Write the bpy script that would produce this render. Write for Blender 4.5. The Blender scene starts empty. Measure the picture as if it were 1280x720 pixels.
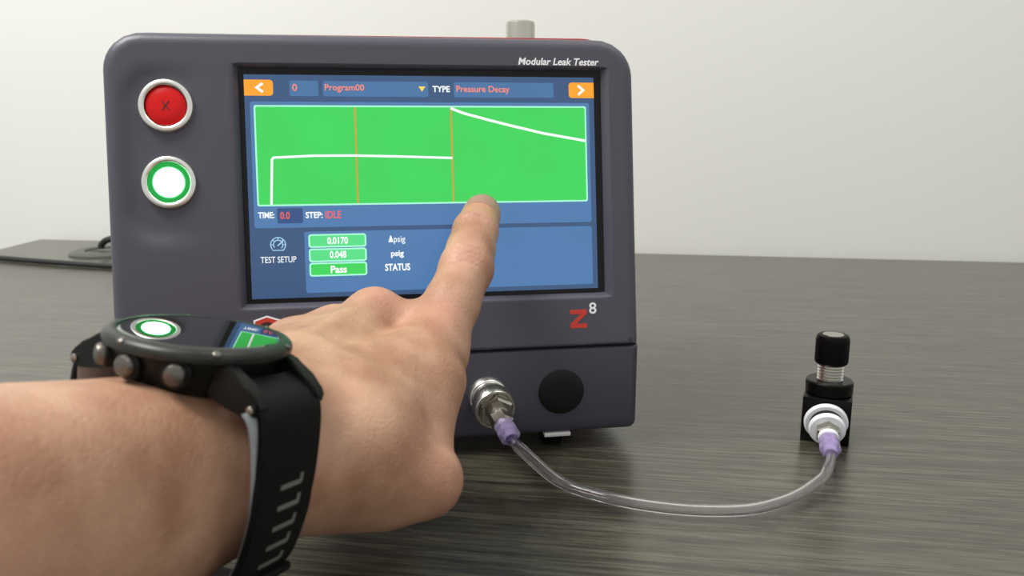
import bpy, bmesh, math, random
import numpy as np
from mathutils import Vector, Matrix
random.seed(4); np.random.seed(4)
SC = bpy.context.scene
COL = SC.collection
PI = math.pi

# ------------------------------------------------------------------ camera
CAM_H = .1673
cam_d = bpy.data.cameras.new('camera'); cam = bpy.data.objects.new('camera', cam_d); COL.objects.link(cam)
cam.location = (0, 0, CAM_H); cam.rotation_euler = (math.radians(90 - 11.5), 0, 0)
cam_d.sensor_width = 36; cam_d.lens = 28.125; cam_d.clip_start = .01; cam_d.clip_end = 50
cam_d.dof.use_dof = True; cam_d.dof.focus_distance = .42; cam_d.dof.aperture_fstop = 17
SC.camera = cam
# ------------------------------------------------------------------ world, lamps, exposure
SC.view_settings.view_transform = 'Standard'; SC.view_settings.look = 'None'
SC.view_settings.gamma = 1; SC.view_settings.use_curve_mapping = False
SC.view_settings.exposure = 0
W = bpy.data.worlds.new('room_light'); SC.world = W; W.use_nodes = True
W.node_tree.nodes['Background'].inputs[0].default_value = (.985, 1, .965, 1)
W.node_tree.nodes['Background'].inputs[1].default_value = .72
def area(name, loc, target, sx, sy, power, col=(1, .96, .9)):
    l = bpy.data.lights.new(name, 'AREA'); l.shape = 'RECTANGLE'; l.size = sx; l.size_y = sy; l.energy = power; l.color = col
    o = bpy.data.objects.new(name, l); COL.objects.link(o); o.location = loc
    o.rotation_euler = (Vector(target) - Vector(loc)).to_track_quat('-Z', 'Y').to_euler()
    return o
area('ceiling_lamp', (-1.0, .05, 1.7), (-.6, .4, 0), 1.1, .55, 44, (1, .98, .95))
area('ceiling_lamp', (.9, .35, 1.8), (.9, .35, 0), 1.1, .55, 7.5)

# ------------------------------------------------------------------ materials
def lin(c):
    return tuple((x/12.92 if x <= .04045 else ((x+.055)/1.055)**2.4) for x in c)
def rgb(r, g, b): return lin((r/255, g/255, b/255))
class NB:
    def __init__(s, name):
        s.m = bpy.data.materials.new(name); s.m.use_nodes = True
        s.t = s.m.node_tree; s.b = s.t.nodes['Principled BSDF']
    def n(s, typ, **kw):
        o = s.t.nodes.new(typ)
        for k, v in kw.items():
            if k in o.inputs: o.inputs[k].default_value = v
            else: setattr(o, k, v)
        return o
    def l(s, a, b): s.t.links.new(a, b)
def mat(name, col, rough=.5, metal=0., var=.06, scale=300, bump=0., spec=.5, rvar=.0, coat=0., anis=None):
    """procedural principled: noise varies colour, roughness and relief a little"""
    q = NB(name); b = q.b
    tc = q.n('ShaderNodeTexCoord'); nz = q.n('ShaderNodeTexNoise', Scale=scale, Detail=3.0)
    if anis:
        mp = q.n('ShaderNodeMapping'); mp.inputs['Scale'].default_value = anis
        q.l(tc.outputs['Object'], mp.inputs[0]); q.l(mp.outputs[0], nz.inputs['Vector'])
    else: q.l(tc.outputs['Object'], nz.inputs['Vector'])
    mx = q.n('ShaderNodeMix', data_type='RGBA')
    mx.inputs[6].default_value = (*[max(0, c*(1-var)) for c in col], 1); mx.inputs[7].default_value = (*[c*(1+var) for c in col], 1)
    q.l(nz.outputs[0], mx.inputs[0]); q.l(mx.outputs[2], b.inputs['Base Color'])
    b.inputs['Roughness'].default_value = rough; b.inputs['Metallic'].default_value = metal
    b.inputs['Specular IOR Level'].default_value = spec; b.inputs['Coat Weight'].default_value = coat
    if rvar:
        mr = q.n('ShaderNodeMapRange'); mr.inputs[3].default_value = rough-rvar; mr.inputs[4].default_value = rough+rvar
        q.l(nz.outputs[0], mr.inputs[0]); q.l(mr.outputs[0], b.inputs['Roughness'])
    if bump:
        bp = q.n('ShaderNodeBump', Strength=bump, Distance=.0004); q.l(nz.outputs[0], bp.inputs['Height']); q.l(bp.outputs[0], b.inputs['Normal'])
    return q.m
def glow(name, col, strength=1.0, rough=.25):
    """a lit pixel colour of a display or lamp lens; faint procedural pixel noise"""
    q = NB(name); b = q.b
    b.inputs['Base Color'].default_value = (.004, .004, .005, 1); b.inputs['Roughness'].default_value = rough
    tc = q.n('ShaderNodeTexCoord'); nz = q.n('ShaderNodeTexNoise', Scale=40.0, Detail=1.0); q.l(tc.outputs['Object'], nz.inputs['Vector'])
    mx = q.n('ShaderNodeMix', data_type='RGBA'); mx.inputs[6].default_value = (*[c*.95 for c in col], 1); mx.inputs[7].default_value = (*[c*1.05 for c in col], 1)
    q.l(nz.outputs[0], mx.inputs[0]); q.l(mx.outputs[2], b.inputs['Emission Color']); b.inputs['Emission Strength'].default_value = strength
    return q.m
def clear(name, col, rough=.04, ior=1.42):
    q = NB(name); b = q.b
    tc = q.n('ShaderNodeTexCoord'); nz = q.n('ShaderNodeTexNoise', Scale=200.0); q.l(tc.outputs['Object'], nz.inputs['Vector'])
    mx = q.n('ShaderNodeMix', data_type='RGBA'); mx.inputs[6].default_value = (*[c*.97 for c in col], 1); mx.inputs[7].default_value = (*col, 1)
    q.l(nz.outputs[0], mx.inputs[0]); q.l(mx.outputs[2], b.inputs['Base Color'])
    b.inputs['Roughness'].default_value = rough; b.inputs['IOR'].default_value = ior; b.inputs['Transmission Weight'].default_value = 1
    return q.m

M = {}
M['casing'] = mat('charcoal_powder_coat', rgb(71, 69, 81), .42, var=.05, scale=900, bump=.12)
M['casing_shaded'] = mat('charcoal_powder_coat_shaded', rgb(60, 57, 69), .45, var=.05, scale=900, bump=.12)  # same coat as the casing, shade below the fold put into its colour
M['red_cover'] = mat('red_powder_coat', rgb(190, 30, 35), .4)
M['black'] = mat('black_plastic', (.004, .004, .005), .35, var=.1, spec=.25)
M['black_matte'] = mat('black_rubber', (.006, .008, .006), .55, var=.15, scale=600, bump=.1, spec=.25)
M['strap'] = mat('black_silicone', (.0035, .004, .0042), .5, var=.15, scale=500, bump=.08, spec=.16)
M['watch_case'] = mat('dark_polymer', (.005, .0055, .005), .4, var=.2, scale=400, bump=.1, spec=.2)
M['bezel_coat'] = mat('scratched_dark_bezel', (.035, .037, .034), .38, metal=.6, var=.35, scale=250, rvar=.1)
M['steel'] = mat('brushed_steel', (.55, .53, .48), .28, metal=1, var=.12, scale=400, rvar=.08, anis=(1, 1, 14))
M['gunmetal'] = mat('gunmetal_steel', (.32, .29, .25), .3, metal=1, var=.15, scale=400)
M['key_metal'] = mat('dull_key_metal', (.16, .15, .135), .38, metal=1, var=.25, scale=500)
M['silver'] = mat('satin_silver', (.78, .77, .73), .3, metal=1, var=.05, scale=500)
M['nickel'] = mat('nickel_plate', (.46, .44, .38), .2, metal=1, var=.12, scale=300, rvar=.05)
M['anodised'] = mat('black_anodised', (.003, .003, .003), .22, var=.2, scale=800, spec=.14)
M['knob_black'] = mat('knurled_black', (.002, .002, .002), .4, var=.2, scale=800, spec=.10)
M['white_plastic'] = mat('white_nylon', (.80, .82, .86), .4, var=.03)
M['grey_pad'] = mat('pale_rubber', (.62, .60, .60), .6, var=.05)
M['red_cap'] = mat('red_lens', rgb(212, 16, 18), .35, var=.05, spec=.25)
M['red_print'] = mat('red_print', rgb(196, 54, 40), .5, var=.03)
M['white_print'] = mat('white_print', (.85, .85, .88), .5, var=.02)
M['dark_print'] = mat('dark_print', (.05, .012, .012), .5, var=.05)
M['brass'] = mat('worn_brass', (.55, .47, .28), .35, metal=1, var=.15)
M['strap_glint'] = mat('strap_slot_painted_glint', (.15, .155, .14), .5, var=.2)  # grey that stands in for the glint on the slot rims
M['strap_lining'] = mat('grey_strap_underside', (.33, .35, .37), .5, var=.08)
M['cord'] = mat('black_cord_jacket', (.012, .013, .012), .5, var=.15)
M['grommet'] = mat('grey_green_plastic', rgb(74, 78, 71), .45, var=.06)
M['tube'] = clear('clear_lilac_tubing', (.97, .94, .97), .14, 1.38)
M['barb'] = clear('lilac_plastic', (.70, .58, .93), .22, 1.4); M['barb'].node_tree.nodes['Principled BSDF'].inputs['Transmission Weight'].default_value = .72
M['crystal'] = None
# display colours
S = {}
S['bg'] = glow('display_navy', rgb(54, 84, 124)); S['panel'] = glow('display_blue', rgb(76, 121, 172)); S['field'] = glow('display_field', rgb(70, 114, 162))
S['dark'] = glow('display_dark_field', rgb(46, 78, 130)); S['green'] = glow('display_green', rgb(58, 212, 88)); S['rim'] = glow('display_mint', rgb(170, 255, 215))
S['green2'] = glow('display_light_green', rgb(84, 222, 132)); S['white'] = glow('display_white', (.95, 1, 1), 1.0); S['orange'] = glow('display_orange', rgb(255, 164, 32))
S['yel'] = glow('display_yellow', rgb(255, 226, 90)); S['line'] = glow('display_amber', rgb(224, 146, 52)); S['red'] = glow('display_salmon', rgb(255, 140, 112)); S['pale'] = glow('display_pale', rgb(170, 215, 250))
S['redh'] = glow('display_red', rgb(255, 96, 80))
S['lamp_white'] = glow('lamp_white', (.28, 1, .42), 13.0); S['lamp_edge'] = glow('lamp_edge', (.16, 1, .32), 1.0); S['lamp_green'] = glow('lamp_green', (.0, .33, .04), 1.1)

def wall_mat():
    q = NB('painted_wall'); b = q.b
    tc = q.n('ShaderNodeTexCoord'); n1 = q.n('ShaderNodeTexNoise', Scale=2.2, Detail=2.0); n2 = q.n('ShaderNodeTexNoise', Scale=90.0, Detail=4.0)
    q.l(tc.outputs['Object'], n1.inputs['Vector']); q.l(tc.outputs['Object'], n2.inputs['Vector'])
    mx = q.n('ShaderNodeMix', data_type='RGBA'); mx.inputs[6].default_value = (.695, .70, .665, 1); mx.inputs[7].default_value = (.745, .75, .71, 1)
    q.l(n1.outputs[0], mx.inputs[0]); q.l(mx.outputs[2], b.inputs['Base Color']); b.inputs['Roughness'].default_value = .7
    bp = q.n('ShaderNodeBump', Strength=.08, Distance=.002); q.l(n2.outputs[0], bp.inputs['Height']); q.l(bp.outputs[0], b.inputs['Normal'])
    return q.m
def wood_mat():
    q = NB('grey_brown_laminate'); b = q.b
    tc = q.n('ShaderNodeTexCoord')
    def layer(scale, detail, sx, sy):
        mp = q.n('ShaderNodeMapping'); mp.inputs['Scale'].default_value = (sx, sy, 1)
        nz = q.n('ShaderNodeTexNoise', Scale=scale, Detail=detail, Roughness=.65)
        q.l(tc.outputs['Object'], mp.inputs[0]); q.l(mp.outputs[0], nz.inputs['Vector']); return nz
    a = layer(28, 6, .2, 7.0); c = layer(110, 4, .40, 9.0); d2 = layer(55, 3, .22, 6.0); e = layer(6, 3, .35, 2.5)
    r1 = q.n('ShaderNodeValToRGB'); r1.color_ramp.elements[0].position = .25; r1.color_ramp.elements[1].position = .78
    r1.color_ramp.elements[0].color = (.044, .040, .028, 1); r1.color_ramp.elements[1].color = (.101, .093, .069, 1)
    q.l(a.outputs[0], r1.inputs[0])
    r2 = q.n('ShaderNodeValToRGB'); r2.color_ramp.elements[0].position = .36; r2.color_ramp.elements[1].position = .54
    r2.color_ramp.elements[0].color = (.30, .30, .30, 1); r2.color_ramp.elements[1].color = (1, 1, 1, 1)
    q.l(c.outputs[0], r2.inputs[0])
    r4 = q.n('ShaderNodeValToRGB'); r4.color_ramp.elements[0].position = .34; r4.color_ramp.elements[1].position = .6
    r4.color_ramp.elements[0].color = (.42, .42, .40, 1); r4.color_ramp.elements[1].color = (1.15, 1.12, 1.06, 1)
    q.l(d2.outputs[0], r4.inputs[0])
    m0 = q.n('ShaderNodeMix', data_type='RGBA', blend_type='MULTIPLY'); m0.inputs[0].default_value = .85
    q.l(r1.outputs[0], m0.inputs[6]); q.l(r4.outputs[0], m0.inputs[7])
    mu = q.n('ShaderNodeMix', data_type='RGBA', blend_type='MULTIPLY'); mu.inputs[0].default_value = .9
    q.l(m0.outputs[2], mu.inputs[6]); q.l(r2.outputs[0], mu.inputs[7])
    r3 = q.n('ShaderNodeValToRGB'); r3.color_ramp.elements[0].position = .7; r3.color_ramp.elements[1].position = .78
    r3.color_ramp.elements[0].color = (0, 0, 0, 1); r3.color_ramp.elements[1].color = (1, 1, 1, 1)
    q.l(c.outputs[0], r3.inputs[0])
    ad = q.n('ShaderNodeMix', data_type='RGBA'); ad.inputs[7].default_value = (.20, .18, .14, 1)
    q.l(r3.outputs[0], ad.inputs[0]); q.l(mu.outputs[2], ad.inputs[6])
    q.l(ad.outputs[2], b.inputs['Base Color'])
    mr = q.n('ShaderNodeMapRange'); mr.inputs[3].default_value = .19; mr.inputs[4].default_value = .30
    q.l(a.outputs[0], mr.inputs[0]); q.l(mr.outputs[0], b.inputs['Roughness'])
    bp = q.n('ShaderNodeBump', Strength=.4, Distance=.0004); q.l(c.outputs[0], bp.inputs['Height']); q.l(bp.outputs[0], b.inputs['Normal'])
    b.inputs['Specular IOR Level'].default_value = .9
    return q.m
def skin_mat():
    q = NB('skin'); b = q.b
    tc = q.n('ShaderNodeTexCoord')
    n1 = q.n('ShaderNodeTexNoise', Scale=55.0, Detail=4.0); n2 = q.n('ShaderNodeTexNoise', Scale=700.0, Detail=3.0); vo = q.n('ShaderNodeTexVoronoi', Scale=900.0)
    for k in (n1, n2, vo): q.l(tc.outputs['Object'], k.inputs['Vector'])
    mx = q.n('ShaderNodeMix', data_type='RGBA'); mx.inputs[6].default_value = (.345, .175, .105, 1); mx.inputs[7].default_value = (.500, .295, .195, 1)
    rr = q.n('ShaderNodeMapRange'); rr.inputs[1].default_value = .34; rr.inputs[2].default_value = .66
    q.l(n1.outputs[0], rr.inputs[0]); q.l(rr.outputs[0], mx.inputs[0])
    at = q.n('ShaderNodeAttribute'); at.attribute_name = 'flush'
    fm = q.n('ShaderNodeMix', data_type='RGBA'); fm.inputs[7].default_value = (.56, .23, .18, 1)
    q.l(at.outputs['Fac'], fm.inputs[0]); q.l(mx.outputs[2], fm.inputs[6])
    q.l(fm.outputs[2], b.inputs['Base Color'])
    b.inputs['Roughness'].default_value = .46; b.inputs['Specular IOR Level'].default_value = .4
    b.inputs['Subsurface Weight'].default_value = .12; b.inputs['Subsurface Radius'].default_value = (1, .35, .2); b.inputs['Subsurface Scale'].default_value = .003
    b1 = q.n('ShaderNodeBump', Strength=.34, Distance=.0006); q.l(n2.outputs[0], b1.inputs['Height'])
    b2 = q.n('ShaderNodeBump', Strength=.18, Distance=.0005); q.l(vo.outputs['Distance'], b2.inputs['Height']); q.l(b1.outputs[0], b2.inputs['Normal'])
    q.l(b2.outputs[0], b.inputs['Normal'])
    return q.m
def crystal_mat():
    q = NB('watch_crystal'); b = q.b
    tc = q.n('ShaderNodeTexCoord'); nz = q.n('ShaderNodeTexNoise', Scale=60.0); q.l(tc.outputs['Object'], nz.inputs['Vector'])
    mr = q.n('ShaderNodeMapRange'); mr.inputs[3].default_value = .015; mr.inputs[4].default_value = .03; q.l(nz.outputs[0], mr.inputs[0]); q.l(mr.outputs[0], b.inputs['Roughness'])
    b.inputs['Base Color'].default_value = (.008, .010, .009, 1); b.inputs['IOR'].default_value = 1.77; b.inputs['Coat Weight'].default_value = 1.0; b.inputs['Coat Roughness'].default_value = .01; b.inputs['Coat IOR'].default_value = 1.8
    return q.m
M['wall'] = wall_mat(); M['wood'] = wood_mat(); M['skin'] = skin_mat(); M['crystal'] = crystal_mat()
M['floor'] = mat('grey_carpet', (.16, .15, .14), .9, var=.3, scale=250, bump=.5)

# ------------------------------------------------------------------ mesh helpers
def link(name, me, m=None, parent=None, smooth=True, loc=None, matrix=None):
    o = bpy.data.objects.new(name, me); COL.objects.link(o)
    if m is not None and not me.materials: me.materials.append(m)
    if parent is not None: o.parent = parent
    if smooth: me.shade_smooth()
    if matrix is not None: o.matrix_local = matrix
    if loc is not None: o.location = loc
    return o
def fin(name, bm, m, parent=None, smooth=True, auto=38, **kw):
    me = bpy.data.meshes.new(name)
    bmesh.ops.recalc_face_normals(bm, faces=bm.faces)
    if smooth:
        for f in bm.faces: f.smooth = True
        a = math.radians(auto)
        for e in bm.edges:
            if len(e.link_faces) == 2 and e.calc_face_angle(0) > a: e.smooth = False
    bm.to_mesh(me); bm.free()
    return link(name, me, m, parent, smooth=False, **kw)
def empty(name, loc=(0, 0, 0), rot=(0, 0, 0)):
    o = bpy.data.objects.new(name, None); COL.objects.link(o); o.location = loc; o.rotation_euler = rot; o.empty_display_size = .02
    return o
def tag(o, label, cat, group=None):
    o['label'] = label; o['category'] = cat
    if group: o['group'] = group
    return o
def box(bm, c, s, bev=0., seg=2, mtx=None):
    r = bmesh.ops.create_cube(bm, size=1); vs = r['verts']
    for v in vs: v.co = Vector((v.co.x*s[0]+c[0], v.co.y*s[1]+c[1], v.co.z*s[2]+c[2]))
    if bev:
        es = list({e for v in vs for e in v.link_edges}); rr = bmesh.ops.bevel(bm, geom=es, offset=bev, segments=seg, profile=.5, affect='EDGES')
        vs = list({v for f in rr['faces'] for v in f.verts} | {v for v in vs if v.is_valid})
    if mtx is not None:
        for v in vs: v.co = mtx @ v.co
    return vs
def lathe(bm, prof, seg=48, mtx=None, mod=None, close=False):
    """prof: list of (r, z) along +Z; mod(angle, r, z, index) may change r"""
    rings = []
    for k, (r, z) in enumerate(prof):
        if r < 1e-7: rings.append([bm.verts.new((0, 0, z))]); continue
        ring = []
        for i in range(seg):
            a = 2*PI*i/seg; rr = mod(a, r, z, k) if mod else r
            ring.append(bm.verts.new((rr*math.cos(a), rr*math.sin(a), z)))
        rings.append(ring)
    pairs = list(zip(rings, rings[1:])) + ([(rings[-1], rings[0])] if close else [])
    for a, b in pairs:
        if len(a) == 1 and len(b) == 1: continue
        if len(a) == 1:
            for i in range(seg): bm.faces.new((a[0], b[i], b[(i+1) % seg]))
        elif len(b) == 1:
            for i in range(seg): bm.faces.new((a[i], b[0], a[(i+1) % seg]))
        else:
            for i in range(seg): bm.faces.new((a[i], a[(i+1) % seg], b[(i+1) % seg], b[i]))
    if mtx is not None:
        for ring in rings:
            for v in ring: v.co = mtx @ v.co
def hexprof(n=6):
    h = PI/n
    def f(a, r, z, k): return r*math.cos(h)/math.cos(((a+h) % (2*h))-h)
    return f
def spline(pts, n=12):
    P = [Vector(p) for p in pts]; out = []
    for i in range(len(P)-1):
        p0 = P[max(i-1, 0)]; p1 = P[i]; p2 = P[i+1]; p3 = P[min(i+2, len(P)-1)]
        for k in range(n):
            t = k/n
            out.append(.5*((2*p1)+(p2-p0)*t+(2*p0-5*p1+4*p2-p3)*t*t+(3*p1-p0-3*p2+p3)*t**3))
    out.append(P[-1]); return out
def sweep(bm, path, radius, seg=16, inner=None, caps=True):
    rad = radius if callable(radius) else (lambda t: radius)
    n = len(path); T = [(path[min(i+1, n-1)]-path[max(i-1, 0)]).normalized() for i in range(n)]
    up = Vector((0, 0, 1))
    if abs(T[0].dot(up)) > .9: up = Vector((1, 0, 0))
    N = (up-T[0]*up.dot(T[0])).normalized(); rings = []
    for i in range(n):
        N = (N-T[i]*N.dot(T[i])).normalized(); B = T[i].cross(N); r = rad(i/(n-1))
        rings.append([bm.verts.new(path[i]+N*r*math.cos(2*PI*k/seg)+B*r*math.sin(2*PI*k/seg)) for k in range(seg)])
    for a, b in zip(rings, rings[1:]):
        for k in range(seg): bm.faces.new((a[k], a[(k+1) % seg], b[(k+1) % seg], b[k]))
    if caps and inner is None: bm.faces.new(rings[0][::-1]); bm.faces.new(rings[-1])
    if inner is not None:
        start = len(bm.verts); bm.verts.ensure_lookup_table()
        N = (up-T[0]*up.dot(T[0])).normalized(); ir = []
        for i in range(n):
            N = (N-T[i]*N.dot(T[i])).normalized(); B = T[i].cross(N)
            ir.append([bm.verts.new(path[i]+N*inner*math.cos(2*PI*k/seg)+B*inner*math.sin(2*PI*k/seg)) for k in range(seg)])
        for a, b in zip(ir, ir[1:]):
            for k in range(seg): bm.faces.new((a[k], b[k], b[(k+1) % seg], a[(k+1) % seg]))
        for a, b in ((rings[0], ir[0]), (rings[-1], ir[-1])):
            for k in range(seg): bm.faces.new((a[k], a[(k+1) % seg], b[(k+1) % seg], b[k]))
def rrect(x0, x1, y0, y1, rs, n=8):
    """rounded rectangle outline counter-clockwise from the top right; rs = radii TR, TL, BL, BR"""
    if not isinstance(rs, (tuple, list)): rs = [rs]*4
    out = []
    for (cx, cy, sx, sy, r, a0) in ((x1, y1, -1, -1, rs[0], 0), (x0, y1, 1, -1, rs[1], 90), (x0, y0, 1, 1, rs[2], 180), (x1, y0, -1, 1, rs[3], 270)):
        if r < 1e-6: out.append((cx, cy)); continue
        for k in range(n+1):
            a = math.radians(a0+90*k/n); out.append((cx+sx*r+r*math.cos(a), cy+sy*r+r*math.sin(a)))
    return out
def prism(bm, outline, w0, w1, fn):
    """solid between two heights; fn(u, v, w) -> point"""
    a = [bm.verts.new(fn(u, v, w0)) for u, v in outline]; b = [bm.verts.new(fn(u, v, w1)) for u, v in outline]
    bm.faces.new(a[::-1]); bm.faces.new(b); n = len(a)
    for i in range(n): bm.faces.new((a[i], a[(i+1) % n], b[(i+1) % n], b[i]))
def ribbon(bm, pts, width, w0, w1, fn):
    P = [Vector(p) for p in pts]; L = []; Rr = []
    for i, p in enumerate(P):
        a = P[max(i-1, 0)]; b = P[min(i+1, len(P)-1)]; t1 = (p-a).normalized() if i else (b-p).normalized(); t2 = (b-p).normalized() if i < len(P)-1 else t1
        t = (t1+t2).normalized(); nn = Vector((-t.y, t.x)); k = width/2/max(.5, t.dot(t2))
        L.append(tuple(p+nn*k)); Rr.append(tuple(p-nn*k))
    prism(bm, Rr+L[::-1], w0, w1, fn)
def text_bm(body, u0, u1, v0, v1, w, fn, shear=0., bold=0., thick=.15, keep=False):
    """built-in font, converted to a thin mesh filling the given rectangle"""
    cu = bpy.data.curves.new('t', 'FONT'); cu.body = body; cu.shear = shear; cu.offset = bold; cu.extrude = .01; cu.resolution_u = 3
    o = bpy.data.objects.new('t', cu); COL.objects.link(o)
    dg = bpy.context.evaluated_depsgraph_get(); dg.update(); me = bpy.data.meshes.new_from_object(o.evaluated_get(dg))
    bpy.data.objects.remove(o); bm = bmesh.new(); bm.from_mesh(me); bpy.data.meshes.remove(me)
    xs = [v.co.x for v in bm.verts]; ys = [v.co.y for v in bm.verts]; x0, x1, y0, y1 = min(xs), max(xs), min(ys), max(ys)
    for v in bm.verts:
        v.co = fn(u0+(v.co.x-x0)/(x1-x0)*(u1-u0), v0+(v.co.y-y0)/(y1-y0)*(v1-v0), w+(thick if v.co.z > 0 else 0))
    return bm

# ------------------------------------------------------------------ the setting
DESK_YAW = math.radians(-8.76)
def quad_wall(name, p0, p1, z0, z1, m, th=.1):
    p0 = Vector(p0); p1 = Vector(p1); d = (p1-p0).normalized(); nn = Vector((-d.y, d.x))
    bm = bmesh.new(); prism(bm, [(p0.x, p0.y), (p1.x, p1.y), tuple((p1+nn*th))[:2], tuple((p0+nn*th))[:2]], z0, z1, lambda u, v, w: Vector((u, v, w)))
    o = fin(name, bm, m, smooth=False); o['kind'] = 'structure'; return o
dx, dy = math.cos(DESK_YAW), math.sin(DESK_YAW)
wb = Vector((-.707, 1.205))
wall = quad_wall('wall_back', (wb.x-3.0*dx, wb.y-3.0*dy), (wb.x+3.6*dx, wb.y+3.6*dy), -.74, 2.0, M['wall'])
def wall_pt(s, z): return Vector((wb.x+s*dx, wb.y+s*dy, z))
for q in ([(.235, .462), (.255, .470), (.278, .484)], [(.336, .464), (.346, .467), (.354, .4695)]):   # two faint raised marks in the wall paint
    bm = bmesh.new(); ribbon(bm, q, .0016, -.0004, .002, lambda u, v, w: wall_pt(u, v)+Vector((-dy, dx, 0))*w)
    o = fin('paint_ridge', bm, M['wall'], wall)
floor_bm = bmesh.new(); box(floor_bm, (.6, -.2, -.79), (7.0, 5.4, .1)); fl = fin('floor', floor_bm, M['floor'], smooth=False); fl['kind'] = 'structure'

# desk: top slab with the far left corner in view, four legs below
desk = empty('desk', (-.707, 1.189, -.74), (0, 0, DESK_YAW))
tag(desk, 'grey-brown wood-grain laminate desk under the leak tester, against the white wall', 'desk')
def desk_local(x, y, z=0.):
    v = Vector((x+.707, y-1.189)); c, s = math.cos(-DESK_YAW), math.sin(-DESK_YAW)
    return Vector((c*v.x-s*v.y, s*v.x+c*v.y, z+.74))
bm = bmesh.new()
ol = [desk_local(-.707, 1.189), desk_local(-.690, -.42), desk_local(1.70, -.75), desk_local(1.70, .818)]
prism(bm, [(p.x, p.y) for p in ol], .74-.028, .74, lambda u, v, w: Vector((u, v, w)))
bmesh.ops.bevel(bm, geom=bm.edges[:], offset=.0012, segments=2, affect='EDGES')
fin('desktop', bm, M['wood'], desk, smooth=False)
for (x, y) in ((-.62, 1.08), (-.62, -.32), (1.6, -.6), (1.6, .75)):
    bm = bmesh.new(); p = desk_local(x, y); box(bm, (p.x, p.y, .356), (.06, .06, .712), .004)
    fin('leg', bm, M['black'], desk)
gp = desk_local(-.541, 1.056)                                      # cable grommet in the desktop, beside the cord
bm = bmesh.new()
lathe(bm, [(.026, -.002), (.026, .0045), (.031, .006), (.040, .0052), (.045, .0022), (.0455, 0), (.0455, -.002)], 56, Matrix.Translation(gp), close=True)
g = fin('grommet', bm, M['grommet'], desk); g['label'] = 'round grey-green cable grommet set in the desktop'
bm = bmesh.new(); lathe(bm, [(0, .0030), (.0250, .0030), (.0257, .0022), (.0257, -.001), (0, -.001)], 40, Matrix.Translation(gp)); fin('grommet_cap', bm, M['grommet'], g)
bm = bmesh.new(); box(bm, (gp.x-.006, gp.y-.004, gp.z+.0031), (.026, .011, .0006), .0002); fin('cable_slot', bm, M['black'], g)

# ------------------------------------------------------------------ leak tester
TILT = math.radians(9.43); TZ = .13862
tester = empty('leak_tester', (-.04125, .39639, 0), (0, 0, math.radians(9.3)))
tag(tester, 'charcoal benchtop leak tester with lit colour screen, standing on the desk', 'tester')
cT, sT = math.cos(TILT), math.sin(TILT)
def FP(u, v, w=0.):                                                # face millimetres -> tester space
    u, v, w = u/1000, v/1000, w/1000
    return Vector((u, v*sT-w*cT, TZ+v*cT+w*sT))
FACE_M = Matrix(((1, 0, 0, 0), (0, sT, -cT, 0), (0, cT, sT, TZ), (0, 0, 0, 1)))   # columns: u, v, w axes
def sstep(a, b, x):
    t = min(1, max(0, (x-a)/(b-a))); return t*t*(3-2*t)
def pocket(u, v):                                                  # shallow scoop around the buttons, deepest along its left rim
    cx0, cx1, cy0, cy1, r = -141.5, -60, -26, 56, 16
    qx = abs(u-(cx0+cx1)/2)-((cx1-cx0)/2-r); qy = abs(v-(cy0+cy1)/2)-((cy1-cy0)/2-r)
    sd = math.hypot(max(qx, 0), max(qy, 0))+min(max(qx, qy), 0)-r
    return -2.2*(1-sstep(-5.5, 2.0, sd))*(1-sstep(-136, -98, u))
X0, X1, Y0, Y1 = -149.4, 106.7, -83.6, 73.3
def resample(ol, n):
    P = [Vector(p) for p in ol]; P.append(P[0]); L = [0]
    for a, b in zip(P, P[1:]): L.append(L[-1]+(b-a).length)
    out = []; j = 0
    for k in range(n):
        s = L[-1]*k/n
        while L[j+1] < s: j += 1
        t = (s-L[j])/max(1e-9, L[j+1]-L[j]); out.append(P[j].lerp(P[j+1], t))
    return out
def side_points(x0, x1, y0, y1, rs, n=44):
    """corner-matched outline: n points per quarter so that outer and inner loops line up"""
    full = rrect(x0, x1, y0, y1, rs, 16); cx, cy = [(x0, y0)], 0
    mids = []
    k = 17
    cor = [full[i*k+8] for i in range(4)]                           # the middle of each corner arc
    out = []
    idx = [i*k+8 for i in range(4)]+[4*k+8]
    for q in range(4):
        seg = [Vector(full[i % (4*k)]) for i in range(idx[q], idx[q+1]+1)]
        L = [0]
        for a, b in zip(seg, seg[1:]): L.append(L[-1]+(b-a).length)
        j = 0
        for i in range(n):
            s = L[-1]*i/n
            while L[j+1] < s: j += 1
            out.append(seg[j].lerp(seg[j+1], (s-L[j])/max(1e-9, L[j+1]-L[j])))
    return out
R_OUT = (19, 18, .6, .6)
bm = bmesh.new(); rings = []
def outer(ins): return side_points(X0+ins, X1-ins, Y0+ins*.25, Y1-ins, [max(.4, r-ins) for r in R_OUT])
for ins, w in ((.8, -16), (0, -15), (0, -6.5), (.35, -4.2), (1.2, -2.3), (2.6, -.9), (4.4, -.15), (6.2, 0)):
    rings.append([bm.verts.new(FP(p.x, p.y, w)) for p in outer(ins)])
o2 = outer(6.2); hole = side_points(-91.0, 93.0, -58.6, 58.6, (1.5,)*4)
NR = 26
for k in range(1, NR+1):
    t = k/NR
    rings.append([bm.verts.new(FP(*(a.lerp(b, t)), pocket(*(a.lerp(b, t))))) for a, b in zip(o2, hole)])
for a, b, c, d_, w in ((-90.6, 92.6, -58.2, 58.2, -.3), (-88.6, 89.6, -56.2, 57.0, -2.6), (-88.4, 89.4, -56.0, 56.8, -4.2)):
    rings.append([bm.verts.new(FP(p.x, p.y, w)) for p in side_points(a, b, c, d_, (.6,)*4)])
n = len(rings[0])
for a, b in zip(rings, rings[1:]):
    for i in range(n): bm.faces.new((a[i], a[(i+1) % n], b[(i+1) % n], b[i]))
fin('front_bezel', bm, M['casing'], tester, auto=50)
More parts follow.
